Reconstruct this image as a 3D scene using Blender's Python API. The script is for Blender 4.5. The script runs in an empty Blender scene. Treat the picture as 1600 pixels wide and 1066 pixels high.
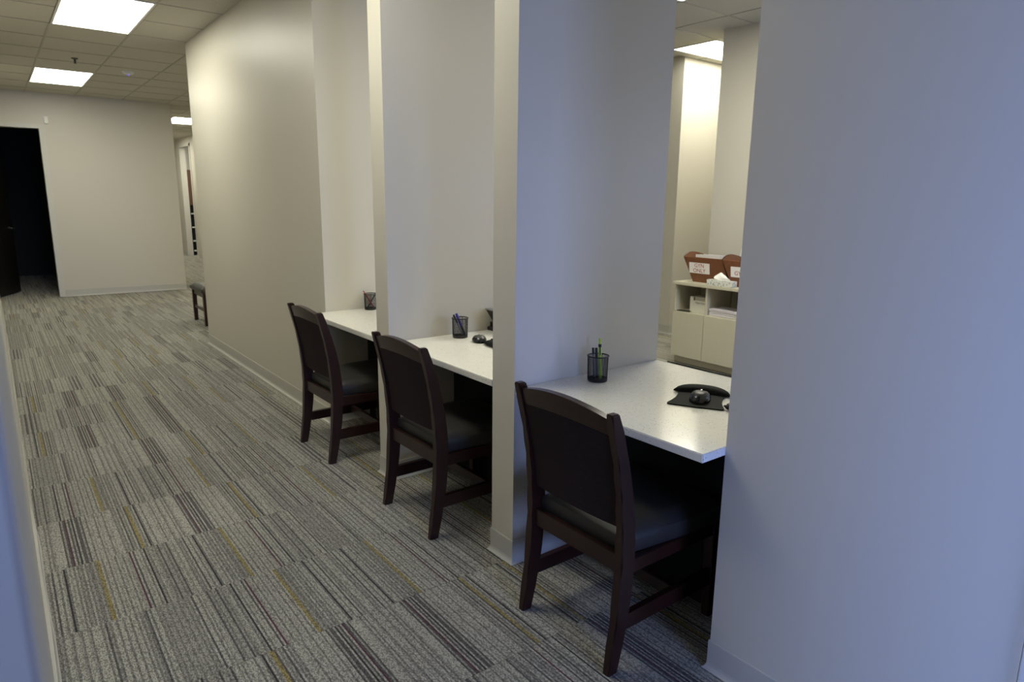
import bpy, bmesh, math, random
from mathutils import Vector, Matrix, Euler
random.seed(7)
scene = bpy.context.scene
COL = scene.collection
PI = math.pi

# ------------------------------------------------------------------ camera
CAM = Vector((-1.5474, 0.0, 1.461)); YAW, PIT, ROLL = .6582, -.2055, .0116
F = Vector((math.sin(YAW)*math.cos(PIT), math.cos(YAW)*math.cos(PIT), math.sin(PIT)))
R0 = Vector((math.cos(YAW), -math.sin(YAW), 0)); U0 = R0.cross(F)
R = R0*math.cos(ROLL) + U0*math.sin(ROLL); U = -R0*math.sin(ROLL) + U0*math.cos(ROLL)
cd = bpy.data.cameras.new('camera'); cam = bpy.data.objects.new('camera', cd); COL.objects.link(cam)
cd.sensor_width = 36; cd.lens = 1044.64/1600*36; cd.clip_start = .02; cd.clip_end = 60
cam.matrix_world = Matrix(((R.x, U.x, -F.x, CAM.x), (R.y, U.y, -F.y, CAM.y), (R.z, U.z, -F.z, CAM.z), (0, 0, 0, 1)))
cd.dof.use_dof = True; cd.dof.focus_distance = 2.6; cd.dof.aperture_fstop = 5.6
scene.camera = cam

# ------------------------------------------------------------------ light + exposure
W = bpy.data.worlds.new('world'); scene.world = W; W.use_nodes = True
W.node_tree.nodes['Background'].inputs[0].default_value = (.35, .45, .75, 1)
W.node_tree.nodes['Background'].inputs[1].default_value = .25
def area(name, loc, aim, sx, sy, power, col):
    l = bpy.data.lights.new(name, 'AREA'); l.shape = 'RECTANGLE'; l.size = sx; l.size_y = sy
    l.energy = power; l.color = col
    o = bpy.data.objects.new(name, l); COL.objects.link(o); o.location = loc
    o.rotation_euler = (Vector(aim)-Vector(loc)).to_track_quat('-Z', 'Y').to_euler()
    return o
# daylight through the lobby window to the left of the camera
a_ = area('window_daylight', (-3.42, -.22, 1.15), (.12, .50, .55), .95, 1.5, 40, (.27, .42, 1.0)); a_.data.spread = math.radians(130)
a_ = area('glass_door_daylight', (-.95, -3.05, 1.15), (-.1, 2.0, .10), 1.5, 1.4, 31, (.27, .40, .92)); a_.data.spread = math.radians(84)
# lamp standing in for an unseen staff room window; the wall has no opening
area('staff_daylight_fill', (3.1, -.58, 1.5), (4.9, 4.8, 1.0), .9, 1.1, 80, (.45, .58, 1.0))
LAMP = (1.0, .985, .82)
LAMP_STRENGTH = {'near': 14.0, 'mid': 15.5, 'far': 15.0, 'staff': 17.0, 'hall': 19.0}
vs = scene.view_settings
scene.display_settings.display_device = 'sRGB'
vs.view_transform = 'Standard'; vs.look = 'None'; vs.exposure = 0.0; vs.gamma = 1.0; vs.use_curve_mapping = False

# ------------------------------------------------------------------ helpers
def srgb(r, g, b):
    f = lambda c: (c/255/12.92) if c/255 <= .04045 else ((c/255+.055)/1.055)**2.4
    return (f(r), f(g), f(b), 1)
def mat(name, col, rough=.5, metal=0, spec=.5, emis=0, ecol=None, coat=0, noise=None, bump=None, sheen=0):
    m = bpy.data.materials.new(name); m.use_nodes = True
    nt = m.node_tree; b = nt.nodes['Principled BSDF']
    b.inputs['Base Color'].default_value = col; b.inputs['Roughness'].default_value = rough
    b.inputs['Metallic'].default_value = metal; b.inputs['Specular IOR Level'].default_value = spec
    b.inputs['Coat Weight'].default_value = coat; b.inputs['Sheen Weight'].default_value = sheen
    if emis:
        b.inputs['Emission Color'].default_value = ecol or col; b.inputs['Emission Strength'].default_value = emis
    if noise or bump:
        tc = nt.nodes.new('ShaderNodeTexCoord')
    if noise:   # (scale, amount, stretch)
        n = nt.nodes.new('ShaderNodeTexNoise'); n.inputs['Scale'].default_value = noise[0]; n.inputs['Detail'].default_value = 5
        mp = nt.nodes.new('ShaderNodeMapping'); mp.inputs['Scale'].default_value = noise[2] if len(noise) > 2 else (1, 1, 1)
        nt.links.new(tc.outputs['Object'], mp.inputs['Vector']); nt.links.new(mp.outputs[0], n.inputs['Vector'])
        mx = nt.nodes.new('ShaderNodeMix'); mx.data_type = 'RGBA'
        mx.inputs[6].default_value = tuple(c*(1-noise[1]) for c in col[:3])+(1,)
        mx.inputs[7].default_value = tuple(min(1, c*(1+noise[1])) for c in col[:3])+(1,)
        nt.links.new(n.outputs['Fac'], mx.inputs[0]); nt.links.new(mx.outputs[2], b.inputs['Base Color'])
    if bump:
        n2 = nt.nodes.new('ShaderNodeTexNoise'); n2.inputs['Scale'].default_value = bump[0]; n2.inputs['Detail'].default_value = 3
        nt.links.new(tc.outputs['Object'], n2.inputs['Vector'])
        bp = nt.nodes.new('ShaderNodeBump'); bp.inputs['Strength'].default_value = bump[1]; bp.inputs['Distance'].default_value = .001
        nt.links.new(n2.outputs['Fac'], bp.inputs['Height']); nt.links.new(bp.outputs[0], b.inputs['Normal'])
    return m
def obj(name, bm, m, parent=None, smooth=False, loc=None):
    me = bpy.data.meshes.new(name)
    bmesh.ops.recalc_face_normals(bm, faces=bm.faces); bm.to_mesh(me); bm.free()
    if smooth:
        for p in me.polygons: p.use_smooth = True
        me.set_sharp_from_angle(angle=math.radians(40))
    for x in (m if isinstance(m, (list, tuple)) else [m]): me.materials.append(x)
    o = bpy.data.objects.new(name, me); COL.objects.link(o)
    if parent: o.parent = parent
    if loc: o.location = loc
    return o
def box(bm, x0, x1, y0, y1, z0, z1, bev=0, mi=0):
    r = bmesh.ops.create_cube(bm, size=1)
    vs_ = r['verts']
    for v in vs_: v.co = Vector(((x0+x1)/2+v.co.x*(x1-x0), (y0+y1)/2+v.co.y*(y1-y0), (z0+z1)/2+v.co.z*(z1-z0)))
    fs = set(f for v in vs_ for f in v.link_faces)
    for f in fs: f.material_index = mi
    if bev:
        es = list(set(e for v in vs_ for e in v.link_edges))
        bmesh.ops.bevel(bm, geom=es, offset=bev, segments=2, affect='EDGES')
    return bm
def B(*a, **k): return box(bmesh.new(), *a, **k)
def lathe(bm, prof, n=32, cx=0, cy=0):
    rings = []
    for r, z in prof:
        rings.append([bm.verts.new((cx+r*math.cos(2*PI*i/n), cy+r*math.sin(2*PI*i/n), z)) for i in range(n)] if r > 1e-6 else [bm.verts.new((cx, cy, z))])
    for a, b in zip(rings, rings[1:]):
        for i in range(n):
            j = (i+1) % n
            if len(a) == 1 and len(b) == 1: continue
            if len(a) == 1: bm.faces.new((a[0], b[i], b[j]))
            elif len(b) == 1: bm.faces.new((a[i], a[j], b[0]))
            else: bm.faces.new((a[i], a[j], b[j], b[i]))
    return bm
def tube(bm, pts, r, n=10, closed=False):
    pts = [Vector(p) for p in pts]; rings = []
    for i, p in enumerate(pts):
        a = pts[i-1] if (i or closed) else p; b = pts[(i+1) % len(pts)] if (i < len(pts)-1 or closed) else p
        t = (b-a).normalized(); up = Vector((0, 0, 1)) if abs(t.z) < .9 else Vector((1, 0, 0))
        s = t.cross(up).normalized(); u = s.cross(t)
        rr = r[i] if isinstance(r, (list, tuple)) else r
        rings.append([bm.verts.new(p+(s*math.cos(2*PI*k/n)+u*math.sin(2*PI*k/n))*rr) for k in range(n)])
    m = len(rings)
    for i in range(m if closed else m-1):
        a, b = rings[i], rings[(i+1) % m]
        for k in range(n): bm.faces.new((a[k], a[(k+1) % n], b[(k+1) % n], b[k]))
    if not closed:
        bm.faces.new(rings[0]); bm.faces.new(rings[-1])
    return bm
def sweep_rects(bm, secs):
    """secs: list of 4-corner lists; skin them into a closed solid"""
    rs = [[bm.verts.new(c) for c in s] for s in secs]
    for a, b in zip(rs, rs[1:]):
        n = len(a)
        for k in range(n): bm.faces.new((a[k], a[(k+1) % n], b[(k+1) % n], b[k]))
    bm.faces.new(rs[0]); bm.faces.new(rs[-1])
    return bm
def prism(bm, poly, z0, z1):
    a = [bm.verts.new((x, y, z0)) for x, y in poly]; b = [bm.verts.new((x, y, z1)) for x, y in poly]
    n = len(poly)
    for i in range(n): bm.faces.new((a[i], a[(i+1) % n], b[(i+1) % n], b[i]))
    bm.faces.new(a); bm.faces.new(b)
    return bm
def struct(name, bm, m, parent=None, smooth=False):
    o = obj(name, bm, m, parent, smooth)
    if not parent: o['kind'] = 'structure'
    return o
def tag(o, label, cat, group=None):
    o['label'] = label; o['category'] = cat
    if group: o['group'] = group
    return o
def thing(name, label, cat, loc=(0, 0, 0), rz=0, group=None):
    o = bpy.data.objects.new(name, None); COL.objects.link(o); o.location = loc; o.rotation_euler = (0, 0, rz)
    o.empty_display_size = .05
    return tag(o, label, cat, group)
def dup(root, loc, rz, label, group=None):
    r = root.copy(); COL.objects.link(r); r.location = loc; r.rotation_euler = (0, 0, rz); r['label'] = label
    if group: r['group'] = group
    for ch in list(root.children):
        c = ch.copy(); COL.objects.link(c); c.parent = r
        for g in ch.children:
            d = g.copy(); COL.objects.link(d); d.parent = c
    return r

# ------------------------------------------------------------------ materials
PAINT = mat('wall_paint', srgb(196, 191, 180), .42, spec=.35, bump=(260, .05))
BASEM = mat('vinyl_base', srgb(182, 180, 173), .42, spec=.5)
TRIMM = mat('door_frame_paint', srgb(196, 194, 186), .4)
CEILM = mat('ceiling_tile', srgb(196, 192, 180), .9, spec=.1, noise=(90, .06), bump=(400, .5))
TBAR = mat('tee_bar', srgb(166, 162, 150), .5)
DARKM = mat('unlit_room_shade', srgb(48, 46, 42), .8)  # the room's lack of light is put into its wall colour
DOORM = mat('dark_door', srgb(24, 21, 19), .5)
FIX = mat('light_housing', srgb(225, 224, 218), .5)
WOOD = mat('espresso_wood', srgb(41, 19, 14), .32, spec=.42, coat=.08, noise=(14, .35, (1, 1, .12)))
LEATH = mat('charcoal_vinyl', srgb(50, 47, 44), .42, spec=.45, bump=(500, .25))
FABR = mat('plum_brown_weave', srgb(40, 31, 33), .85, spec=.15, noise=(160, .35, (1, .15, 1)), bump=(700, .6))
BLKPL = mat('black_plastic', srgb(24, 24, 25), .35)
GLOSSB = mat('glossy_black_plastic', srgb(14, 14, 15), .22, coat=.2)
RUBB = mat('black_rubber', srgb(17, 17, 16), .7, spec=.12)
GREYPL = mat('grey_plastic', srgb(54, 54, 54), .42)
SILV = mat('silver_trim', srgb(170, 170, 172), .25, metal=.8)
WIRE = mat('black_wire', srgb(22, 22, 24), .4)
LAMI = mat('beige_laminate', srgb(196, 190, 170), .45, noise=(60, .03))
LAMD = mat('laminate_inside', srgb(168, 162, 145), .6)
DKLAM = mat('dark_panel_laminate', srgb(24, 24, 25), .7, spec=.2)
LEATB = mat('cognac_leather', srgb(112, 70, 42), .5, noise=(25, .25), bump=(300, .3))
LEATT = mat('dark_leather_edge', srgb(58, 26, 14), .45)
PAPER = mat('white_paper', srgb(228, 224, 222), .8, spec=.1)
PAPER2 = mat('cool_white_paper', srgb(214, 208, 218), .8, spec=.1)
TISS = mat('white_tissue', srgb(240, 238, 232), .9, spec=.05)
CARD = mat('white_carton', srgb(212, 210, 196), .6)
INKR = mat('red_ink', srgb(150, 40, 40), .7)
INKD = mat('grey_ink', srgb(70, 68, 62), .7)
STEEL = mat('brushed_steel', srgb(180, 178, 172), .3, metal=1)
WHITEPL = mat('white_plastic', srgb(222, 222, 216), .4)
# speckled quartz counter
QTZ = mat('speckled_quartz', srgb(214, 211, 203), .13, spec=.5)
nt = QTZ.node_tree; b = nt.nodes['Principled BSDF']; tc = nt.nodes.new('ShaderNodeTexCoord')
v1 = nt.nodes.new('ShaderNodeTexVoronoi'); v1.inputs['Scale'].default_value = 110
nt.links.new(tc.outputs['Object'], v1.inputs['Vector'])
r1 = nt.nodes.new('ShaderNodeValToRGB'); r1.color_ramp.elements[0].position = .13; r1.color_ramp.elements[1].position = .2
r1.color_ramp.elements[0].color = (1, 1, 1, 1); r1.color_ramp.elements[1].color = (0, 0, 0, 1)
nt.links.new(v1.outputs['Distance'], r1.inputs[0])
sp = nt.nodes.new('ShaderNodeSeparateColor'); nt.links.new(v1.outputs['Color'], sp.inputs[0])
cm = nt.nodes.new('ShaderNodeMath'); cm.operation = 'GREATER_THAN'; cm.inputs[1].default_value = .62
nt.links.new(sp.outputs[0], cm.inputs[0])
mu = nt.nodes.new('ShaderNodeMath'); mu.operation = 'MULTIPLY'; nt.links.new(cm.outputs[0], mu.inputs[0]); nt.links.new(r1.outputs[0], mu.inputs[1])
n3 = nt.nodes.new('ShaderNodeTexNoise'); n3.inputs['Scale'].default_value = 90; n3.inputs['Detail'].default_value = 6; nt.links.new(tc.outputs['Object'], n3.inputs['Vector'])
mb = nt.nodes.new('ShaderNodeMix'); mb.data_type = 'RGBA'; mb.inputs[6].default_value = srgb(214, 211, 202); mb.inputs[7].default_value = srgb(232, 230, 224)
nt.links.new(n3.outputs['Fac'], mb.inputs[0])
mx = nt.nodes.new('ShaderNodeMix'); mx.data_type = 'RGBA'; mx.inputs[7].default_value = srgb(100, 92, 84)
nt.links.new(mb.outputs[2], mx.inputs[6]); nt.links.new(mu.outputs[0], mx.inputs[0]); nt.links.new(mx.outputs[2], b.inputs['Base Color'])

# carpet: colour attribute for the stripes, loops of yarn as fine relief
def carpet_mat(name, use_attr):
    m = mat(name, srgb(150, 146, 136), .95, spec=.05, sheen=.15)
    nt = m.node_tree; b = nt.nodes['Principled BSDF']
    geo = nt.nodes.new('ShaderNodeNewGeometry')
    mp = nt.nodes.new('ShaderNodeMapping'); mp.inputs['Scale'].default_value = (1, .55, 1)
    nt.links.new(geo.outputs['Position'], mp.inputs['Vector'])
    vo = nt.nodes.new('ShaderNodeTexVoronoi'); vo.inputs['Scale'].default_value = 230
    nt.links.new(mp.outputs[0], vo.inputs['Vector'])
    rp = nt.nodes.new('ShaderNodeValToRGB')
    rp.color_ramp.elements[0].position = 0; rp.color_ramp.elements[0].color = (1.32, 1.32, 1.30, 1)
    rp.color_ramp.elements[1].position = .75; rp.color_ramp.elements[1].color = (.42, .42, .42, 1)
    nt.links.new(vo.outputs['Distance'], rp.inputs[0])
    mul = nt.nodes.new('ShaderNodeMix'); mul.data_type = 'RGBA'; mul.blend_type = 'MULTIPLY'; mul.inputs[0].default_value = 1
    nt.links.new(rp.outputs[0], mul.inputs[7])
    if use_attr:
        at = nt.nodes.new('ShaderNodeAttribute'); at.attribute_name = 'stripe'
        nt.links.new(at.outputs['Color'], mul.inputs[6])
    else:
        sx = nt.nodes.new('ShaderNodeSeparateXYZ'); nt.links.new(geo.outputs['Position'], sx.inputs[0])
        fx = nt.nodes.new('ShaderNodeMath'); fx.operation = 'MULTIPLY'; fx.inputs[1].default_value = 105; nt.links.new(sx.outputs[0], fx.inputs[0])
        fl = nt.nodes.new('ShaderNodeMath'); fl.operation = 'FLOOR'; nt.links.new(fx.outputs[0], fl.inputs[0])
        fy = nt.nodes.new('ShaderNodeMath'); fy.operation = 'MULTIPLY'; fy.inputs[1].default_value = 2.02; nt.links.new(sx.outputs[1], fy.inputs[0])
        fly = nt.nodes.new('ShaderNodeMath'); fly.operation = 'FLOOR'; nt.links.new(fy.outputs[0], fly.inputs[0])
        cb = nt.nodes.new('ShaderNodeCombineXYZ'); nt.links.new(fl.outputs[0], cb.inputs[0]); nt.links.new(fly.outputs[0], cb.inputs[1])
        wn = nt.nodes.new('ShaderNodeTexWhiteNoise'); nt.links.new(cb.outputs[0], wn.inputs['Vector'])
        cr = nt.nodes.new('ShaderNodeValToRGB'); cr.color_ramp.interpolation = 'CONSTANT'
        E_ = cr.color_ramp.elements
        E_[0].position = 0; E_[0].color = srgb(120, 116, 110); E_[1].position = .12; E_[1].color = srgb(152, 149, 142)
        for p_, c_ in ((.38, srgb(170, 166, 156)), (.75, srgb(186, 182, 170)), (.97, srgb(176, 160, 110))):
            e = E_.new(p_); e.color = c_
        nt.links.new(wn.outputs['Value'], cr.inputs[0]); nt.links.new(cr.outputs[0], mul.inputs[6])
    nt.links.new(mul.outputs[2], b.inputs['Base Color'])
    bp = nt.nodes.new('ShaderNodeBump'); bp.inputs['Strength'].default_value = .6; bp.inputs['Distance'].default_value = .002; bp.invert = True
    nt.links.new(vo.outputs['Distance'], bp.inputs['Height']); nt.links.new(bp.outputs[0], b.inputs['Normal'])
    return m
CARP = carpet_mat('carpet_tile_yarn', True)
CARP2 = carpet_mat('carpet_far', False)

# ------------------------------------------------------------------ key dimensions
H = 2.884; HB = 2.97; XW = -1.5525
Y3B, Y3A = 1.982, 2.127
Y2B, Y2A = 3.029, 3.163
YF, YE, XF = 4.107, 7.224, .105
YN, XN = 1.105, .12
DEP = .834; YB = 11.87

# ------------------------------------------------------------------ walls
for y0, y1 in ((Y3B, Y3A), (Y2B, Y2A)):
    struct('wall_divider', B(0, DEP, y0, y1, 0, HB+.1), PAINT)
struct('wall_right_far', B(XF, XF+.13, YF, YE, 0, H+.1), PAINT)
struct('wall_side_far', B(XF+.13, DEP, YF, YF+.13, 0, HB+.1), PAINT)
struct('wall_right_near', B(XN, XN+.13, .335, YN, 0, HB+.1), PAINT)
struct('wall_side_near', B(XN+.13, DEP, YN-.13, YN, 0, HB+.1), PAINT)
struct('wall_left', B(XW-.13, XW, .30, YB, 0, H+.1), PAINT)
struct('added_end_panel', B(XW-.135, XW-.0003, .292, .2999, 0, H, bev=.002), mat('dimmed_wall_end', srgb(156, 144, 128), .4))  # panel added over the wall end; darker colour stands in for weaker daylight
# end wall with the dark doorway
bm = bmesh.new(); box(bm, -.80, .885, YB, YB+.14, 0, H+.1); box(bm, -1.75, -.80, YB, YB+.14, 2.42, H+.1)
struct('wall_end', bm, PAINT)
bm = bmesh.new()
for x0, x1, z0, z1 in ((-.846, -.775, 0, 2.455), (-1.75, -.846, 2.395, 2.455)):
    box(bm, x0, x1, YB-.014, YB+.15, z0, z1, bev=.003)
df = struct('door_1', bm, TRIMM)
df.name = 'door_1'
# dark room beyond the doorway
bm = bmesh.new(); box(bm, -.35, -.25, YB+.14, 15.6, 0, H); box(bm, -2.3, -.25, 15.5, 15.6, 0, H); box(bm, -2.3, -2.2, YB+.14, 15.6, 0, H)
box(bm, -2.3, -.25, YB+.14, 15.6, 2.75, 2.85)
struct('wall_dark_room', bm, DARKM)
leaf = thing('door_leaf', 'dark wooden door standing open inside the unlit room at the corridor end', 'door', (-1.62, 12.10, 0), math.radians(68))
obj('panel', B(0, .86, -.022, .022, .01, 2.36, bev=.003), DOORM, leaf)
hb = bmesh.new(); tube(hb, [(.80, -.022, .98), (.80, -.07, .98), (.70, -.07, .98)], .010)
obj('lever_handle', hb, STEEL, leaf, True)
# far hall: wall with a cased opening, behind the corridor corner
bm = bmesh.new()
box(bm, 2.45, 2.57, 7.224, 17.9, 0, H+.1); box(bm, 2.45, 2.57, 18.9, 22, 0, H+.1); box(bm, 2.45, 2.57, 17.9, 18.9, 2.70, H+.1)
struct('wall_far_hall', bm, PAINT)
struct('wall_far_hall_end', B(.6, 2.6, 22, 22.1, 0, H+.1), PAINT)
bm = bmesh.new(); box(bm, 2.57, 4.4, 19.25, 19.35, 0, H+.1); struct('wall_far_room', bm, PAINT)
struct('wall_far_hall_left', B(.745, .885, YB+.14, 22, 0, H+.1), PAINT)
bm = bmesh.new()
for y0, y1 in ((17.84, 17.912), (18.888, 18.928)): box(bm, 2.435, 2.452, y0, y1, 0, 2.74)
box(bm, 2.435, 2.452, 17.84, 18.93, 2.69, 2.76)
struct('trim_1', bm, TRIMM)
struct('wall_hall_near', B(XF+.13, 2.45, 7.10, YE, 0, H+.1), PAINT)
# staff room
struct('wall_staff_column', B(4.44, 6.4, 4.83, 5.0, 0, HB+.1), PAINT)
struct('wall_staff_column_side', B(4.44, 4.56, 5.0, 7.10, 0, HB+.1), PAINT)
struct('wall_staff_right', B(3.80, 3.93, -.6, 3.90, 0, HB+.1), PAINT)
struct('wall_staff_alcove', B(3.93, 6.4, 3.77, 3.90, 0, HB+.1), PAINT)
struct('wall_staff_alcove_end', B(6.3, 6.4, 3.90, 4.83, 0, HB+.1), PAINT)
struct('wall_staff_near', B(.25, 3.93, -.7, -.6, 0, HB+.1), PAINT)
struct('wall_staff_left', B(XN+.0, XN+.13, -.7, .30, 0, HB+.1), PAINT)
struct('wall_staff_back', B(.25, 4.5, 6.97, 7.10, 0, HB+.1), PAINT)
# slender door casing at the near end of the right wall
struct('trim_2', B(XN-.012, XN+.142, .303, .332, 0, 2.2, bev=.003), TRIMM)
# lobby behind the camera (daylight side)
bm = bmesh.new()
box(bm, -3.5, -1.85, -3.3, -3.15, 0, 3); box(bm, -.15, .25, -3.3, -3.15, 0, 3); box(bm, -1.85, -.15, -3.3, -3.15, 2.35, 3)
struct('wall_lobby_back', bm, PAINT)
bm = bmesh.new()
box(bm, -3.6, -3.5, -3.3, -.72, 0, 3); box(bm, -3.6, -3.5, .28, .43, 0, 3); box(bm, -3.6, -3.5, -.72, .28, 0, .36); box(bm, -3.6, -3.5, -.72, .28, 1.94, 3)
struct('wall_lobby_left', bm, PAINT)
struct('wall_lobby_right', B(.12, .25, -3.15, -.7, 0, 3), PAINT)
struct('wall_lobby_front', B(-3.5, XW-.13, .30, .43, 0, 3), PAINT)
bm = bmesh.new()
for y in (-.72, -.25, .22): box(bm, -3.58, -3.52, y, y+.06, .36, 1.94)
for z in (.36, 1.88): box(bm, -3.58, -3.52, -.72, .28, z, z+.06)
struct('window_1', bm, TRIMM)
bm = bmesh.new()
for x in (-1.85, -1.03, -.21): box(bm, x, x+.06, -3.25, -3.19, 0, 2.35)
box(bm, -1.85, -.15, -3.25, -3.19, 2.29, 2.35); box(bm, -1.85, -.15, -3.25, -3.19, 0, .12)
struct('door_2', bm, TRIMM)

# ------------------------------------------------------------------ vinyl cove base
PROF = [(0, .1), (.003, .101), (.0042, .098), (.0042, .022), (.006, .013), (.010, .006), (.0155, .002), (.0155, 0), (0, 0)]
def cove(name, path, parent=None):
    """path in plan, wall on the left-hand side, base swells to the right"""
    bm = bmesh.new(); n = len(path); secs = []
    for i, p in enumerate(path):
        p = Vector(p)
        d0 = (p-Vector(path[i-1])).normalized() if i else None
        d1 = (Vector(path[i+1])-p).normalized() if i < n-1 else None
        n0 = Vector((d0.y, -d0.x)) if d0 else None; n1 = Vector((d1.y, -d1.x)) if d1 else None
        if n0 is None: nn = n1
        elif n1 is None: nn = n0
        else:
            nn = (n0+n1); nn = nn/(nn.dot(n0))
        secs.append([(p.x+nn.x*a, p.y+nn.y*a, z) for a, z in PROF])
    sweep_rects(bm, secs)
    return struct(name, bm, BASEM)
for y0, y1 in ((Y3B, Y3A), (Y2B, Y2A)):
    cove('baseboard_divider', [(DEP, y1), (0, y1), (0, y0), (DEP, y0)])
cove('baseboard_right_far', [(2.4, YE), (XF, YE), (XF, YF), (DEP, YF)])
cove('baseboard_right_near', [(DEP, YN), (XN, YN), (XN, .337)])
cove('baseboard_end', [(-.773, YB), (.885, YB), (.885, 14.5)])
cove('baseboard_far_hall', [(2.45, 17.8), (2.45, 8)])
cove('baseboard_far_hall', [(2.45, 21.9), (2.45, 18.95)])
cove('baseboard_staff', [(4.44, 6.9), (4.44, 4.83), (6.2, 4.83)])
# left wall: base peeling away from the wall at the near end
bm = bmesh.new(); secs = []
ys = [YB-.02, 9, 7, 5.5, 4.4, 3.75, 3.62, 3.5, 3.4, 3.25, 3.1, 2.9, 2.7, 2.5, 2.3, 2.1, 1.9, 1.6, 1.3, .9, .31]
off = [.002]*7+[.003, .009, .012, .010, .008, .009, .013, .011, .008, .007, .006, .006, .006, .006]
for y, o_ in zip(ys, off):
    secs.append([(XW+.0005+(a*.6+o_*.8 if a > 0 else 0), y, z+(o_*.3 if z > .05 else 0)) for a, z in PROF])
sweep_rects(bm, secs); struct('baseboard_left', bm, BASEM)

# ------------------------------------------------------------------ floor
struct('floor', B(-6, 7, -3.5, 23, -.12, -.006), CARP2)
floor = bpy.data.objects['floor']
P_ = dict(L=srgb(174, 171, 161), M=srgb(156, 153, 145), G=srgb(130, 127, 122), D=srgb(94, 91, 89), K=srgb(62, 59, 60), B=srgb(92, 60, 70), Y=srgb(152, 138, 88))
def mkpat(specs, seed):
    rnd = random.Random(seed); n = 72
    row = []
    while len(row) < n:
        k = rnd.random()
        row += list('LGMG' if k < .2 else 'LLG' if k < .4 else 'MGLD' if k < .58 else 'LMLG' if k < .78 else 'GMGD' if k < .9 else 'LL')
    row = row[:n]
    for u0, u1, cs in specs:
        i0, i1 = int(u0*n), max(int(u0*n)+1, int(u1*n))
        for i in range(i0, min(i1, n)): row[i] = cs[(i-i0) % len(cs)]
    return row
patA = mkpat([(.17, .19, 'K'), (.405, .435, 'Y'), (.66, .675, 'B'), (.77, .785, 'K'), (.48, .64, 'LGLM'), (.84, .98, 'MGMDM')], 3)
patB = mkpat([(.22, .40, 'DMDBLDMKLD'), (.40, .62, 'LLGLM'), (.775, .80, 'Y'), (.84, .855, 'K'), (.02, .18, 'LGMLLG')], 5)
patC = mkpat([(.10, .115, 'K'), (.30, .31, 'B'), (.55, .75, 'LLGLLM'), (.80, .95, 'DLMD')], 11)
patD = mkpat([(.35, .36, 'D'), (.62, .63, 'D'), (.1, .3, 'LLMG'), (.70, .9, 'MGM')], 19)
TX, TY = .475, .495
def tile_mesh(row, flip, name):
    r = row[::-1] if flip else row
    n = len(r); g = .0006
    runs = []; i = 0
    while i < n:
        j = i
        while j < n and r[j] == r[i]: j += 1
        runs.append((i, j, r[i])); i = j
    V = []; Fc = []; C = []
    w = TX-2*g
    for k, (i, j, c) in enumerate(runs):
        xa, xb = g+w*i/n, g+w*j/n
        z = -.0007 if c in 'DKB' else 0.0
        b0 = len(V); V += [(xa, g, z), (xb, g, z), (xb, TY-g, z), (xa, TY-g, z)]
        Fc.append((b0, b0+1, b0+2, b0+3)); C.append(P_[c])
    b0 = len(V); V += [(g, g, -.0062), (TX-g, g, -.0062), (TX-g, TY-g, -.0062), (g, TY-g, -.0062), (g, g, -.0008), (TX-g, g, -.0008), (TX-g, TY-g, -.0008), (g, TY-g, -.0008)]
    for f in ((0, 1, 5, 4), (1, 2, 6, 5), (2, 3, 7, 6), (3, 0, 4, 7), (3, 2, 1, 0)):
        Fc.append(tuple(b0+q for q in f)); C.append(P_['D'])
    me = bpy.data.meshes.new(name); me.from_pydata(V, [], Fc); me.materials.append(CARP)
    at = me.color_attributes.new('stripe', 'FLOAT_COLOR', 'CORNER')
    li = 0
    for p, c in zip(me.polygons, C):
        for _ in p.loop_indices:
            at.data[li].color = c; li += 1
    return me
TM = {}
for nm, row in (('A', patA), ('B', patB), ('C', patC), ('D', patD)):
    TM[nm] = tile_mesh(row, False, 'carpet_tile'); TM[nm+"'"] = tile_mesh(row, True, 'carpet_tile')
LAY = {(0, 5): 'A', (0, 6): 'B', (0, 7): "A'", (0, 4): 'D', (1, 3): "B'", (1, 4): "A'", (1, 5): 'A', (1, 6): 'B', (1, 7): "A'", (1, 8): 'B', (0, 8): "D'",
       (2, 4): 'A', (2, 3): 'B', (2, 5): "D'", (2, 6): "A'", (2, 7): "C", (2, 8): "A"}
rnd = random.Random(4); keys = list(TM)
cnt = 0
for r in range(1, 22):
    y = .04+TY*r
    for c in range(-0, 7):
        x = -1.556+TX*c
        if y > 9.95: continue
        if c > 4 and y < 7.3: continue
        if c > 3 and y < 7.2 and y > 3.9: continue
        if y < 1.0 and c > 3: continue
        k = LAY.get((c, r)) or rnd.choice(keys)
        o = bpy.data.objects.new('carpet_tile', TM[k]); COL.objects.link(o); o.parent = floor
        o.location = (x, y, rnd.uniform(0, .0003)); cnt += 1
print('carpet tiles', cnt)

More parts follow.
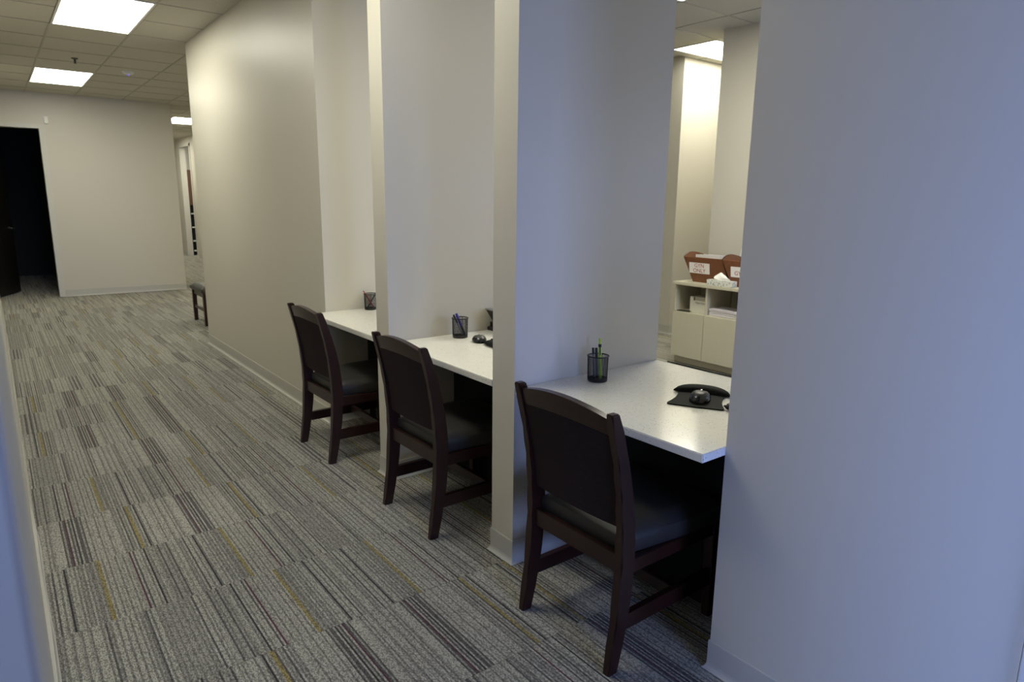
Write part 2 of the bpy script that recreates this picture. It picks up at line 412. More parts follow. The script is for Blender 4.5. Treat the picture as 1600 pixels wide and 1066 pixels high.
# ------------------------------------------------------------------ ceilings
lights = []   # (x0,x1,y0,y1,z,kind,label)
def ceiling(name, slab, z, xs, ys, skip, clip):
    c = struct(name, B(*slab, z+.02, z+.08), CEILM)
    bars = bmesh.new()
    X0, X1, Y0, Y1 = xs[0], xs[-1], ys[0], ys[-1]
    for i in range(len(xs)-1):
        for j in range(len(ys)-1):
            x0, x1, y0, y1 = xs[i], xs[i+1], ys[j], ys[j+1]
            if any(a-.02 < (x0+x1)/2 < b+.02 and p-.02 < (y0+y1)/2 < q+.02 for a, b, p, q in skip): continue
            if clip and not clip((x0+x1)/2, (y0+y1)/2): continue
            key = (round(x1-x0, 3), round(y1-y0, 3))
            if key not in ceiling.cache:
                bmt = bmesh.new(); w, d = key
                box(bmt, .004, w-.004, .004, d-.004, .003, .018)
                me = bpy.data.meshes.new('ceiling_tile'); bmt.to_mesh(me); bmt.free(); me.materials.append(CEILM); ceiling.cache[key] = me
            t = bpy.data.objects.new('ceiling_tile', ceiling.cache[key]); COL.objects.link(t); t.parent = c
            t.location = (x0, y0, z)
            for (a0, a1, b0, b1) in ((x0-.008, x0+.008, y0, y1), (x0, x1, y0-.008, y0+.008)):
                box(bars, a0, a1, b0, b1, z-.001, z+.012)
    o = obj('grid_bars', bars, TBAR, c)
    return c
ceiling.cache = {}
cx_ = [-1.55, -.955, -.36, .235, .83]
cy_ = [5.93+.615*k for k in range(-9, 10)] + [YB]
LN = (-.955, -.36, 5.93-.615*6, 5.93-.615*4); L1 = (-.955, -.36, 5.93, 7.16); L2 = (-.955, -.36, 5.93+.615*6, 5.93+.615*8)
clipc = lambda x, y: x < .1 or y < YF or y > YE
ceiling('ceiling', (-1.9, .86, .30, 22), H, cx_, cy_, [LN, L1, L2], clipc)
hx = [.83, 1.29, 1.86, 2.45]; hy = [YE, 7.8, 8.39, 9.0, 9.62, 10.2, 10.85, 11.4, 12.0, 12.5, 13.1, 13.7, 14.85, 15.5, 16.1, 16.7]
L3 = (1.29, 1.86, 13.7, 14.85)
ceiling('ceiling_hall', (.86, 4.4, YE, 22), H, hx, hy, [L3], lambda x, y: True)
sx = [.99, 1.60, 2.22, 2.83, 3.44, 4.05, 4.66, 5.27]; sy = [.42, 1.0, 1.6, 2.2, 2.80, 3.02, 3.60, 4.16, 4.70, 4.83]
LS1 = (4.05, 5.27, 4.16, 4.70); LS2 = (1.60, 2.83, 3.02, 3.60); LS3 = (1.60, 2.83, 2.2, 2.80)
ceiling('ceiling_staff', (.87, 6.4, -.7, 7.1), HB, sx, sy, [LS1, LS2, LS3], lambda x, y: x < 3.8 or y > 3.9)
struct('ceiling_bay', B(.834, .87, -.7, 7.1, H+.02, HB+.12), PAINT)
struct('ceiling_lobby', B(-3.6, .25, -3.3, .30, 2.95, 3.05), CEILM)

def fixture(r, z, kind, label, nlens=1):
    x0, x1, y0, y1 = r
    t = thing('ceiling_light', label, 'ceiling light', ((x0+x1)/2, (y0+y1)/2, z))
    w, d = (x1-x0)/2-.004, (y1-y0)/2-.004
    bm = bmesh.new()
    e = .016
    box(bm, -w, w, -d, -d+e, -.003, .019); box(bm, -w, w, d-e, d, -.003, .019); box(bm, -w, -w+e, -d+e, d-e, -.003, .019); box(bm, w-e, w, -d+e, d-e, -.003, .019)
    obj('frame', bm, FIX, t)
    m = bpy.data.materials.get('diffuser_'+kind) or mat('diffuser_'+kind, (.9, .9, .88, 1), .5, emis=LAMP_STRENGTH[kind], ecol=LAMP+(1,))
    obj('diffuser', B(-w+e, w-e, -d+e, d-e, .002, .012), m, t)
    return t
fixture(LN, H, 'near', 'recessed ceiling light over the three desk chairs, nearest in the corridor')
fixture(L1, H, 'mid', 'large bright ceiling light panel at top left of the corridor ceiling')
fixture(L2, H, 'far', 'smaller looking bright ceiling light panel farther down, before the end wall')
fixture(L3, H, 'hall', 'ceiling light glimpsed in the far hall between the two walls')
fixture(LS1, HB, 'staff', 'ceiling light above the alcove behind the low cabinet')
fixture(LS2, HB, 'staff', 'staff room ceiling light whose corner shows beside the top of the divider')
L4 = (1.29, 1.86, 17.4, 18.6)
fixture(L4, H-.002, 'hall', 'added unseen ceiling light before the far room opening')  # added out of view to brighten the far hall walls
fixture((2.8, 3.9, 17.6, 18.2), H-.002, 'hall', 'added unseen ceiling light inside the far room')  # extra unseen light, added to brighten the far room
fixture((1.29, 1.86, 8.39, 9.62), H-.002, 'hall', 'ceiling light over the stool, behind the far wall corner')
fixture(LS3, HB, 'staff', 'added unseen ceiling light in the staff room behind the dividers')  # added out of sight to light the counters and divider sides
# sprinkler and smoke detector
t = thing('sprinkler_head', 'small dark sprinkler head on the corridor ceiling between the two light panels', 'sprinkler', (-.64, 8.74, H))
obj('escutcheon', lathe(bmesh.new(), [(0, 0), (.032, 0), (.032, -.006), (.012, -.012), (0, -.012)], 20), GREYPL, t, True)
obj('stem', lathe(bmesh.new(), [(0, -.012), (.012, -.012), (.010, -.04), (.004, -.05), (0, -.05)], 12), GREYPL, t, True)
obj('deflector', lathe(bmesh.new(), [(0, -.05), (.017, -.05), (.017, -.053), (0, -.053)], 16), GREYPL, t, True)
t = thing('smoke_detector', 'round white smoke detector with a violet lamp on the corridor ceiling', 'smoke detector', (-.075, 9.23, H+.004))
obj('housing', lathe(bmesh.new(), [(0, 0), (.065, 0), (.065, -.012), (.05, -.03), (.02, -.038), (0, -.038)], 28), WHITEPL, t, True)
obj('lamp', lathe(bmesh.new(), [(0, -.038), (.016, -.038), (.01, -.046), (0, -.047)], 14), mat('violet_lamp', (.2, .15, .9, 1), .4, emis=1.2, ecol=(.25, .2, 1, 1)), t, True)
t = thing('door_sensor', 'small white sensor box on the wall above the dark doorway frame', 'sensor', (-.75, YB-.002, 2.515))
obj('case', B(-.022, .022, -.035, 0, -.045, .045, bev=.005), WHITEPL, t)
obj('wall_plate', B(-.026, .026, -.004, 0, -.05, .05, bev=.0015), WHITEPL, t)

# ------------------------------------------------------------------ counters
CT = .75; TH = .028
def counter(y0, y1, poly, label):
    t = thing('counter', label, 'counter', (0, 0, 0))
    bm = prism(bmesh.new(), poly, CT-TH, CT)
    bmesh.ops.bevel(bm, geom=[e for e in bm.edges], offset=.0025, segments=2, affect='EDGES')
    obj('worktop', bm, QTZ, t)
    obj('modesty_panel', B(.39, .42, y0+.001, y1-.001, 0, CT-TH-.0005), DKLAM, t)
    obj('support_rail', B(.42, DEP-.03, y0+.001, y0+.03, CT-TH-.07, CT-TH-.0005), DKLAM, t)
    return t
g = .001
XC = .012
counter(YN, Y3B, [(XC, YN+g), (DEP, YN+g), (DEP, Y3B-g), (.003, Y3B-g)], 'white speckled quartz counter nearest the camera with an overhanging corner')
counter(Y3A, Y2B, [(-.002, Y3A+g), (DEP, Y3A+g), (DEP, Y2B-g), (.0, Y2B-g)], 'white speckled quartz counter in the middle bay between the two dividers')
counter(Y2A, YF, [(.0, Y2A+g), (DEP, Y2A+g), (DEP, YF-g), (XF-g, YF-g), (XF-g, YF+.0), (.0, YF+.0)], 'white speckled quartz counter in the farthest bay')

# ------------------------------------------------------------------ chairs
PZ = [0, .09, .17, .24, .31, .37, .42, .48, .55, .60, .65, .70, .75, .81, .866]
def pxz(z):
    T = [(0, -.150), (.17, -.122), (.31, -.107), (.42, -.103), (.55, -.113), (.65, -.129), (.75, -.152), (.866, -.188)]
    D = [(0, .021), (.17, .025), (.31, .030), (.42, .031), (.55, .029), (.65, .026), (.75, .022), (.866, .017)]
    def ip(A):
        for (a, x), (b_, y) in zip(A, A[1:]):
            if z <= b_:
                t = (z-a)/(b_-a); return x+(y-x)*t
        return A[-1][1]
    s = .5*(ip(T)+ (ip(T)))
    return s-.08, ip(D)
def px_s(z):   # smoothed centre line
    return sum(pxz(max(0, min(.866, z+d)))[0] for d in (-.05, -.025, 0, .025, .05))/5
def bowed(bm, y0, y1, zlo, zhi, th, bow, xoff=0, nu=14, nv=10):
    """slab that follows the lean of the back posts, bowed in plan; zlo/zhi are functions of u"""
    fr, bk = [], []
    for j in range(nv+1):
        rf, rb = [], []
        for i in range(nu+1):
            u = i/nu*2-1; y = y0+(y1-y0)*i/nu
            z = zlo(u)+(zhi(u)-zlo(u))*j/nv
            x = px_s(z)-bow*(1-u*u)+xoff
            rf.append(bm.verts.new((x+th/2, y, z))); rb.append(bm.verts.new((x-th/2, y, z)))
        fr.append(rf); bk.append(rb)
    for j in range(nv):
        for i in range(nu):
            bm.faces.new((fr[j][i], fr[j][i+1], fr[j+1][i+1], fr[j+1][i])); bm.faces.new((bk[j][i+1], bk[j][i], bk[j+1][i], bk[j+1][i+1]))
        bm.faces.new((fr[j][0], fr[j+1][0], bk[j+1][0], bk[j][0])); bm.faces.new((fr[j][nu], bk[j][nu], bk[j+1][nu], fr[j+1][nu]))
    for i in range(nu):
        bm.faces.new((fr[0][i], bk[0][i], bk[0][i+1], fr[0][i+1])); bm.faces.new((fr[nv][i], fr[nv][i+1], bk[nv][i+1], bk[nv][i]))
    return bm
def cushion(bm, x0, x1, wb, wf, z0, z1, nu=14, nv=14, dome=.016, r=.02):
    """upholstered pad: plan wider at the front, crowned top, rolled rim"""
    top = []; rim = []
    def P(a, b_): # a along x 0..1, b -1..1
        hw = (wb+(wf-wb)*min(1, a*1.6))/2
        return x0+(x1-x0)*a, hw*b_
    for i in range(nu+1):
        row = []
        for j in range(nv+1):
            a = i/nu; b_ = j/nv*2-1
            x, y = P(a, b_)
            ea = min(a, 1-a)*(x1-x0); eb = (1-abs(b_))*wf/2; e = min(ea, eb)
            k = min(1, e/.05); zz = z1-dome*(1-k)**2-(.012 if e < 1e-6 else 0)
            zz += .006*math.sin(PI*a)*math.cos(b_*PI/2)
            row.append(bm.verts.new((x, y, zz)))
        top.append(row)
    edge = [top[0][j] for j in range(nv+1)]+[top[i][nv] for i in range(1, nu+1)]+[top[nu][j] for j in range(nv-1, -1, -1)]+[top[i][0] for i in range(nu-1, 0, -1)]
    for i in range(nu):
        for j in range(nv): bm.faces.new((top[i][j], top[i][j+1], top[i+1][j+1], top[i+1][j]))
    cx = (x0+x1)/2
    prev = edge
    for f, z in ((1.012, (z0+z1)/2-.004), (1.0, z0+.006), (.985, z0)):
        ring = [bm.verts.new((cx+(v.co.x-cx)*f, v.co.y*f, z)) for v in edge]
        for a in range(len(edge)):
            c = (a+1) % len(edge); bm.faces.new((prev[a], prev[c], ring[c], ring[a]))
        prev = ring
    bm.faces.new(prev)
    return bm
def make_chair(label):
    t = thing('desk_chair', label, 'chair', group='dark wooden chairs at the counters')
    for s in (-1, 1):
        bm = bmesh.new(); secs = []
        for z in PZ:
            x = px_s(z) if .05 < z < .83 else pxz(z)[0]; hd = pxz(z)[1]
            hw = .0138+.0025*math.sin(min(1, z/.6)*PI); yc = s*.2155
            secs.append([(x-hd, yc-hw, z), (x+hd, yc-hw, z), (x+hd, yc+hw, z), (x-hd, yc+hw, z)])
        sweep_rects(bm, secs)
        bmesh.ops.bevel(bm, geom=[e for e in bm.edges if abs((e.verts[0].co-e.verts[1].co).normalized().z) > .6 or max(v.co.z for v in e.verts) > .86], offset=.004, segments=2, affect='EDGES')
        obj('rear_leg', bm, WOOD, t, True)
    for s in (-1, 1):
        bm = bmesh.new()
        a = .016; b_ = .021; yc = s*.208
        sweep_rects(bm, [[(.278-a, yc-a, 0), (.278+a, yc-a, 0), (.278+a, yc+a, 0), (.278-a, yc+a, 0)], [(.272-b_, yc-b_, .372), (.272+b_, yc-b_, .372), (.272+b_, yc+b_, .372), (.272-b_, yc+b_, .372)]])
        bmesh.ops.bevel(bm, geom=list(bm.edges), offset=.003, segments=1, affect='EDGES')
        obj('front_leg', bm, WOOD, t)
    # crest rail, arched along the top
    obj('crest_rail', bowed(bmesh.new(), -.202, .202, lambda u: .790+.016*(1-u*u), lambda u: .846+.029*(1-u*u), .026, .014, nv=4), WOOD, t, True)
    obj('back_panel', bowed(bmesh.new(), -.2005, .2005, lambda u: .485, lambda u: .790+.014*(1-u*u), .030, .012), FABR, t, True)
    for nm, a in (('rear_rail', (-.203, -.179, -.2005, .2005, .330, .392)), ('front_rail', (.262, .286, -.188, .188, .322, .374))):
        obj(nm, B(*a, bev=.002), WOOD, t)
    for s in (-1, 1):
        obj('side_rail', B(-.155, .252, s*.213-.012, s*.213+.012, .326, .374, bev=.002), WOOD, t)
        bm = bmesh.new(); yc = s*.211; h = .011
        sweep_rects(bm, [[(-.182, yc-h, .133), (-.182, yc+h, .133), (-.182, yc+h, .186), (-.182, yc-h, .186)], [(.262, yc-h, .133), (.262, yc+h, .133), (.262, yc+h, .190), (.262, yc-h, .190)]])
        obj('side_stretcher', bm, WOOD, t)
    obj('cross_stretcher', B(.075, .099, -.200, .200, .140, .182, bev=.002), WOOD, t)
    obj('seat', cushion(bmesh.new(), -.172, .305, .392, .462, .376, .462), LEATH, t, True)
    return t
ch = make_chair('dark wooden desk chair nearest the camera, at the front counter')
ch.location = (.078, 1.493, 0)
dup(ch, (.076, 2.572, 0), 0, 'dark wooden desk chair at the middle counter, second from the camera')
dup(ch, (.062, 3.648, 0), 0, 'dark wooden desk chair at the farthest counter, third from the camera')

# stool behind the far corner
t = thing('stool', 'low dark stool with charcoal padded seat peeking out behind the far wall corner', 'stool', (.55, 8.49, 0))
for sx_, sy_ in ((-1, 1), (-1, -1), (1, 1), (1, -1)):
    bm = bmesh.new(); x, y = sx_*.225, sy_*.255; a, b_ = .020, .023
    sweep_rects(bm, [[(x-a, y-a, 0), (x+a, y-a, 0), (x+a, y+a, 0), (x-a, y+a, 0)], [(x-b_, y-b_, .385), (x+b_, y-b_, .385), (x+b_, y+b_, .385), (x-b_, y+b_, .385)]])
    obj('leg', bm, WOOD, t)
for s in (-1, 1):
    obj('stretcher', B(s*.225-.011, s*.225+.011, -.235, .235, .165, .200), WOOD, t)
    obj('seat_rail', B(s*.225-.012, s*.225+.012, -.232, .232, .330, .384), WOOD, t)
    obj('seat_rail', B(-.202, .202, s*.255-.012, s*.255+.012, .330, .384), WOOD, t)
obj('seat', cushion(bmesh.new(), -.262, .262, .56, .56, .386, .458), LEATH, t, True)

# ------------------------------------------------------------------ pen cups and pens
rv = Vector((math.cos(YAW), -math.sin(YAW), 0))   # direction across the counter, used to lean the pens
RC = .0415; HC = .104
def make_cup(label, loc):
    t = thing('pen_cup', label, 'pen cup', loc)
    bm = bmesh.new(); n, m = 66, 40
    rings = [[bm.verts.new((RC*(.95+.05*k/m)*math.cos(2*PI*(i+.5*(k % 2))/n), RC*(.95+.05*k/m)*math.sin(2*PI*(i+.5*(k % 2))/n), .006+(HC-.008)*k/m)) for i in range(n)] for k in range(m+1)]
    # diamond mesh: two families of slanting wires as thin ribbons
    wires = bmesh.new(); w = .00042
    for fam in (0, 1):
        for i in range(n):
            pts = []
            for k in range(0, m+1, 4):
                ang = 2*PI*(i+(k*.5 if fam else -k*.5))/n; rr = RC*(.95+.05*k/m)
                pts.append((rr*math.cos(ang), rr*math.sin(ang), .006+(HC-.008)*k/m))
            tube(wires, pts, w, 3)
    bm.free()
    obj('mesh_wall', wires, WIRE, t)
    rim = bmesh.new(); tube(rim, [(RC*1.03*math.cos(2*PI*i/40), RC*1.03*math.sin(2*PI*i/40), HC) for i in range(40)], .0026, 8, closed=True)
    obj('rim', rim, WIRE, t, True)
    obj('base', lathe(bmesh.new(), [(0, 0), (RC*.93, 0), (RC*.97, .002), (RC*.97, .012), (RC*.955, .012), (RC*.94, .004), (0, .004)], 40), WIRE, t, True)
    for k in range(3):
        a = 2*PI*k/3+.4
        rb = bmesh.new(); tube(rb, [(RC*.965*math.cos(a), RC*.965*math.sin(a), .008), (RC*1.01*math.cos(a), RC*1.01*math.sin(a), HC)], .0012, 6)
        obj('seam_wire', rb, WIRE, t)
    return t
C3, C2, C1 = Vector((.345, 1.875, CT)), Vector((.372, 2.992-.075, CT)), Vector((.395, 4.05, CT))
C2 = Vector((.372, 2.935, CT))
cup = make_cup('black wire mesh pen cup on the nearest counter', C3)
dup(cup, C2, .3, 'black wire mesh pen cup on the middle counter')
dup(cup, C1, .7, 'black wire mesh pen cup on the farthest counter')
def pen(kind, label, c, r0, z0, r1, z1, rad, segs, back=0.0):
    """segs: list of (name, from, to, radius factor, material)"""
    dv = Vector((-rv.y, rv.x, 0))*back
    a = c+rv*r0+Vector((0, 0, z0))+dv; b_ = c+rv*r1+Vector((0, 0, z1))+dv
    d = b_-a; L = d.length
    t = thing(kind, label, 'pen', a)
    t.rotation_euler = d.to_track_quat('Z', 'Y').to_euler()
    for nm, f0, f1, k, m in segs:
        r_ = rad*k; h0, h1 = L*f0, L*f1
        if nm == 'clip':
            obj(nm, B(rad*.9, rad*1.5, -.0018, .0018, h0, h1), m, t)
        elif nm == 'tip':
            obj(nm, lathe(bmesh.new(), [(0, h0), (r_*.25, h0), (r_, h1), (0, h1)], 14), m, t, True)
        else:
            obj(nm, lathe(bmesh.new(), [(0, h0), (r_, h0), (r_, h1-.0015), (r_*.8, h1), (0, h1)], 14), m, t, True)
    return t
LIME = mat('lime_plastic', srgb(176, 214, 60), .35); BLUEP = mat('blue_plastic', srgb(50, 44, 150), .3)
REDP = mat('red_plastic', srgb(140, 26, 34), .3); SMOKE = mat('clear_grey_barrel', srgb(120, 124, 140), .25); DKG = mat('dark_grey_plastic', srgb(58, 60, 60), .35)
PG = 'pens in the cups'
pen('highlighter', 'lime green highlighter standing upright in the nearest pen cup', C3, .012, .006, .004, .176, .0062, [('barrel', .02, .79, 1, LIME), ('collar', .79, .86, 1.05, BLKPL), ('clip', .6, .86, 1, BLKPL), ('cap_end', .86, 1.0, .72, LIME)])
pen('ballpoint_pen', 'grey barrelled pen with black end, leftmost in the nearest pen cup', C3, -.012, .006, -.022, .137, .0046, [('tip', 0, .08, 1, GREYPL), ('barrel', .08, .80, 1, SMOKE), ('cap', .80, 1.0, 1.1, BLKPL)])
pen('ballpoint_pen', 'black capped pen between the grey pen and the highlighter in the nearest cup', C3, .0, .006, -.007, .134, .0048, [('tip', 0, .08, 1, GREYPL), ('barrel', .08, .68, 1, SMOKE), ('cap', .68, 1.0, 1.15, BLKPL), ('clip', .7, .95, 1, BLKPL)], back=.012)
pen('marker', 'blue capped marker leaning left in the middle pen cup', C2, .027, .010, -.021, .128, .0066, [('barrel', 0, .42, 1, BLKPL), ('cap', .42, 1.0, 1.05, BLUEP), ('clip', .55, .95, 1, BLUEP)])
pen('ballpoint_pen', 'black pen leaning left behind the blue marker in the middle pen cup', C2, .014, .008, -.036, .119, .0045, [('tip', 0, .08, 1, GREYPL), ('barrel', .08, .6, 1, SMOKE), ('cap', .6, 1.0, 1.1, BLKPL)], back=.013)
pen('ballpoint_pen', 'red pen leaning left in the farthest pen cup', C1, .026, .008, -.045, .124, .0044, [('tip', 0, .08, 1, GREYPL), ('barrel', .08, .8, 1, REDP), ('cap', .8, 1.0, .75, REDP)], back=-.006)
pen('ballpoint_pen', 'dark grey pen leaning right across the red pen in the farthest cup', C1, -.022, .008, .044, .124, .0046, [('barrel', 0, .78, 1.1, DKG), ('collar', .78, .84, .9, SILV), ('tip_end', .84, 1.0, .6, DKG)], back=.008)

# ------------------------------------------------------------------ mouse, mouse pad, keyboards, phone
def make_mouse(label, loc, rz):
    t = thing('computer_mouse', label, 'computer mouse', loc, rz)
    def shell(sc, z0, zh, n=24, m=10):
        bm = bmesh.new(); rows = []
        for k in range(m+1):
            ph = (PI/2)*k/m
            row = []
            for i in range(n):
                th = 2*PI*i/n
                cx, sy_ = math.cos(th), math.sin(th)
                ex = .058*(abs(cx)**.8)*(1 if cx > 0 else -1); ey = (.038-.005*abs(cx)**2-.004*max(0, math.cos(th*2)))*(abs(sy_)**.85)*(1 if sy_ > 0 else -1)
                f = math.cos(ph)**.48
                xx = ex*f*sc; zz = z0+zh*math.sin(ph)*(1-.22*(xx/.056)-.15*(xx/.056)**2)
                row.append(bm.verts.new((xx, ey*f*sc, zz)))
            rows.append(row)
            if k == m: break
        for a, b_ in zip(rows, rows[1:]):
            for i in range(n): bm.faces.new((a[i], a[(i+1) % n], b_[(i+1) % n], b_[i]))
        bm.faces.new(rows[0]); bm.faces.new(rows[-1])
        return bm
    obj('body', shell(1.0, .001, .030), GLOSSB, t, True)
    obj('palm_shell', shell(.93, .0045, .030), GREYPL, t, True)
    wh = bmesh.new(); tube(wh, [(.024, -.0035, .0275), (.024, .0035, .0275)], .0065, 16)
    obj('scroll_wheel', wh, SILV, t, True)
    bt = bmesh.new(); box(bt, .002, .012, -.0025, .0025, .033, .0352, bev=.0008); obj('button', bt, SILV, t)
    bt = bmesh.new(); box(bt, .032, .048, -.0008, .0008, .012, .0265); obj('button_gap', bt, BLKPL, t)
    return t
uu = Vector((.49, -.872, 0)); vv = Vector((.872, .49, 0))
pa = math.atan2(vv.y, vv.x)     # local x = away from the corridor, local -y = towards the near wall
pad = thing('mouse_pad', 'black mouse pad with raised wrist rest on the nearest counter', 'mouse pad', Vector((.455, 1.457, CT+.0005)), pa)
def mir(pts): return pts+[(x, -y) for x, y in reversed(pts)]
outl = mir([(-.102, .050), (-.102, .088), (-.096, .099), (-.085, .099), (-.05, .090), (-.01, .083), (.04, .082), (.08, .088), (.12, .095)])
outl = [(-.106, 0)]+outl
bm = prism(bmesh.new(), outl, 0, .0045); obj('mat', bm, RUBB, pad)
bm = bmesh.new(); secs = []
for i in range(17):
    u = i/16*2-1; y = u*.106; k = (1-abs(u)**3.2)**.5 if abs(u) < 1 else .0
    k = max(k, .15); xc = .116-.034*u*u
    secs.append([(xc+.036*k*math.cos(a), y, .0045+max(0, .024*k*math.sin(a))) if math.sin(a) >= 0 else (xc+.036*k*math.cos(a), y, .0045) for a in [PI*q/8 for q in range(9)]])
sweep_rects(bm, secs); obj('wrist_rest', bm, RUBB, pad, True)
make_mouse('black and grey computer mouse lying on the mouse pad', Vector((.448, 1.446, CT+.0052)), pa)
make_mouse('black and grey computer mouse lying bare on the middle counter', Vector((.392, 2.785, CT+.0005)), math.radians(62))
def make_keyboard(label, loc, rz):
    t = thing('keyboard', label, 'keyboard', loc, rz)
    bm = bmesh.new()
    sweep_rects(bm, [[(-.085, y, .011), (-.080, y, .008), (.075, y, .020), (.075, y, .032), (-.083, y, .016)] for y in (-.112, .112)])
    obj('case', bm, BLKPL, t)
    bm = bmesh.new(); secs = []
    for i in range(13):
        u = i/12*2-1; k = max(.2, (1-abs(u)**4)**.5)
        secs.append([(-.094+.026*k*math.cos(a), u*.115, .010+.011*k*math.sin(a)) for a in [2*PI*q/12 for q in range(12)]])
    sweep_rects(bm, secs); obj('palm_rest', bm, RUBB, t, True)
    for s in (-1, 1): obj('foot', B(.045, .070, s*.085-.015, s*.085+.015, 0, .021), RUBB, t)
    obj('foot', B(-.07, -.05, -.10, .10, 0, .010), RUBB, t)
    bm = bmesh.new()
    for r_ in range(5):
        for c in range(10):
            x = -.055+r_*.027; y = -.097+c*.0215; z = .016+(x+.083)*.1013
            box(bm, x-.010, x+.010, y-.008, y+.008, z, z+.006)
    o = obj('keys', bm, BLKPL, t); o['kind'] = 'stuff'
    return t
make_keyboard('black keyboard end showing beside the mouse pad, against the near wall', Vector((.540, 1.226, CT)), 0)
make_keyboard('black keyboard end behind the mouse on the middle counter', Vector((.468, 2.602, CT)), math.radians(-6))
t = thing('desk_phone', 'black desk phone with raised tilted display against the middle bay divider', 'phone', (.70, 2.955, CT))
bm = bmesh.new(); sweep_rects(bm, [[(-.085, y, 0), (.10, y, 0), (.10, y, .03), (.0, y, .03), (-.085, y, .018)] for y in (-.07, .07)])
obj('base', bm, BLKPL, t); obj('foot_block', B(-.070, -.02, -.06, .065, .018, .046), BLKPL, t)
bm = bmesh.new(); sweep_rects(bm, [[(-.045, y, .04), (-.02, y, .04), (-.07, y, .122), (-.098, y, .118)] for y in (-.068, .068)])
obj('display', bm, GLOSSB, t); obj('display_rim', B(-.101, -.068, -.069, .069, .117, .125), SILV, t)

# ------------------------------------------------------------------ cabinet in the staff room
cab = thing('low_cabinet', 'beige low cabinet with open shelves over doors, seen past the nearest counter', 'cabinet', (3.40, 3.95, 0))
# local: x depth 0..+.39, y 0 .. -1.05
DPT = .385; YL = -1.04
bm = bmesh.new()
box(bm, .012, DPT, -.018, 0, .07, .735); box(bm, .012, DPT, YL, YL+.018, .07, .735)
box(bm, .012, DPT, YL, 0, .47, .49)
box(bm, DPT-.012, DPT, YL, 0, .07, .735); box(bm, .02, DPT, YL, 0, .07, .088)
obj('carcass', bm, LAMI, cab)
for y in (-.347, -.694): obj('shelf_divider', B(.012, DPT-.012, y-.011, y+.011, .49, .735), LAMI, cab)
obj('plinth', B(.045, DPT, YL+.01, -.01, 0, .07), LAMI, cab)
obj('top', B(-.022, DPT+.008, YL-.01, .012, .735, .762, bev=.004), LAMI, cab)
for k in range(3):
    y1 = -.002-.347*k
    obj('door', B(-.008, .011, y1-.343, y1, .072, .487, bev=.0015), LAMI, cab)
bm = bmesh.new(); tube(bm, [(-.02, 0.02, .006), (-.022, -.3, .005), (-.016, -.7, .006), (-.02, -1.0, .005)], .005, 8)
tag(obj('shadow_strip', bm, RUBB, loc=(3.38, 3.93, 0)), 'black strip standing in for the shadow line along the foot of the beige cabinet', 'shadow_strip')  # black tube drawn for the shadow line under the toe kick

def text(body, size, m, parent, loc, rot, name='lettering'):
    cu = bpy.data.curves.new(name, 'FONT'); cu.body = body; cu.size = size; cu.align_x = 'CENTER'; cu.align_y = 'CENTER'; cu.extrude = .0002; cu.space_line = .95
    tmp = bpy.data.objects.new(name, cu); COL.objects.link(tmp)
    dg = bpy.context.evaluated_depsgraph_get(); me = bpy.data.meshes.new_from_object(tmp.evaluated_get(dg))
    bpy.data.objects.remove(tmp); me.materials.clear(); me.materials.append(m)
    o = bpy.data.objects.new(name, me); COL.objects.link(o); o.parent = parent; o.location = loc; o.rotation_euler = rot
    return o
def basket(label, loc, full, txt):
    """open leather tray: front (-x) low and leaning out, sides rising in an arch to a tall back; width along y"""
    t = thing('leather_basket', label, 'basket', loc)
    wt, wb, hf, hbk, D, th = .205, .195, .222, .232, .25, .006; sh = -.085   # both ends slant the same way
    # front panel
    def quad(p, off, name, m=LEATB):
        bm = bmesh.new(); p = [Vector(q) for q in p]
        nrm = (p[1]-p[0]).cross(p[2]-p[0]).normalized()*off
        a = [bm.verts.new(q) for q in p]; b_ = [bm.verts.new(q+nrm) for q in p]; n = len(p)
        bm.faces.new(a); bm.faces.new(b_[::-1])
        for i in range(n): bm.faces.new((a[i], b_[i], b_[(i+1) % n], a[(i+1) % n]))
        return obj(name, bm, m, t)
    fx = -.03
    quad([(0, -wb+sh, 0), (0, wb+sh, 0), (fx, wt, hf), (fx, -wt, hf)], -th, 'front_panel')
    quad([(D-.02, -wb+sh, 0), (D-.02, wb+sh, 0), (D, wt, hbk), (D, -wt, hbk)], th, 'back_panel')
    quad([(0, -wb+sh, 0), (0, wb+sh, 0), (D-.02, wb+sh, 0), (D-.02, -wb+sh, 0)], -th, 'bottom')
    for s in (-1, 1):
        pts = [(0, s*wb+sh, 0), (D-.02, s*wb+sh, 0)]
        rim = []
        for i in range(11):
            u = 1-i/10; x = fx+(D-fx)*u; z = hf+(hbk-hf)*u+.032*math.sin(PI*u**.8)
            k = z/hf; rim.append((x, s*(wb+(wt-wb)*k)+sh*(1-k), z))
        quad(pts+rim, th*s, 'side_panel')
        bm = bmesh.new(); tube(bm, rim, .006, 8); obj('rolled_edge', bm, LEATT, t, True)
    bm = bmesh.new(); tube(bm, [(fx, -wt, hf), (fx, wt, hf)], .004, 8); obj('front_binding', bm, LEATB, t, True)
    for s in (-1, 1):
        bm = bmesh.new(); tube(bm, [(-.002, s*wb+sh, .007), (fx-.002, s*wt, hf)], .0045, 8); obj('corner_binding', bm, LEATT, t, True)
    # sign card on the front
    sl = math.atan2(-fx, hf)
    y0 = .035 if full else .03
    card = bmesh.new(); w, h = (.110, .048) if full else (.09, .045)
    box(card, -.001, .001, -w, w, -h, h)
    c = obj('paper_sign', card, PAPER, t); c.location = (-.019-.005, y0, .128); c.rotation_euler = (0, -sl, .0)
    for i, line in enumerate(txt):
        o = text(line, .050, INKR, c, (-.0015, 0, .022-.046*i if len(txt) > 1 else -.012), (PI/2, 0, -PI/2))
    return t
b1 = basket('brown leather basket of papers marked GYN ONLY, left on the beige cabinet', (3.515, 3.725, .763), True, ['GYN', 'ONLY'])
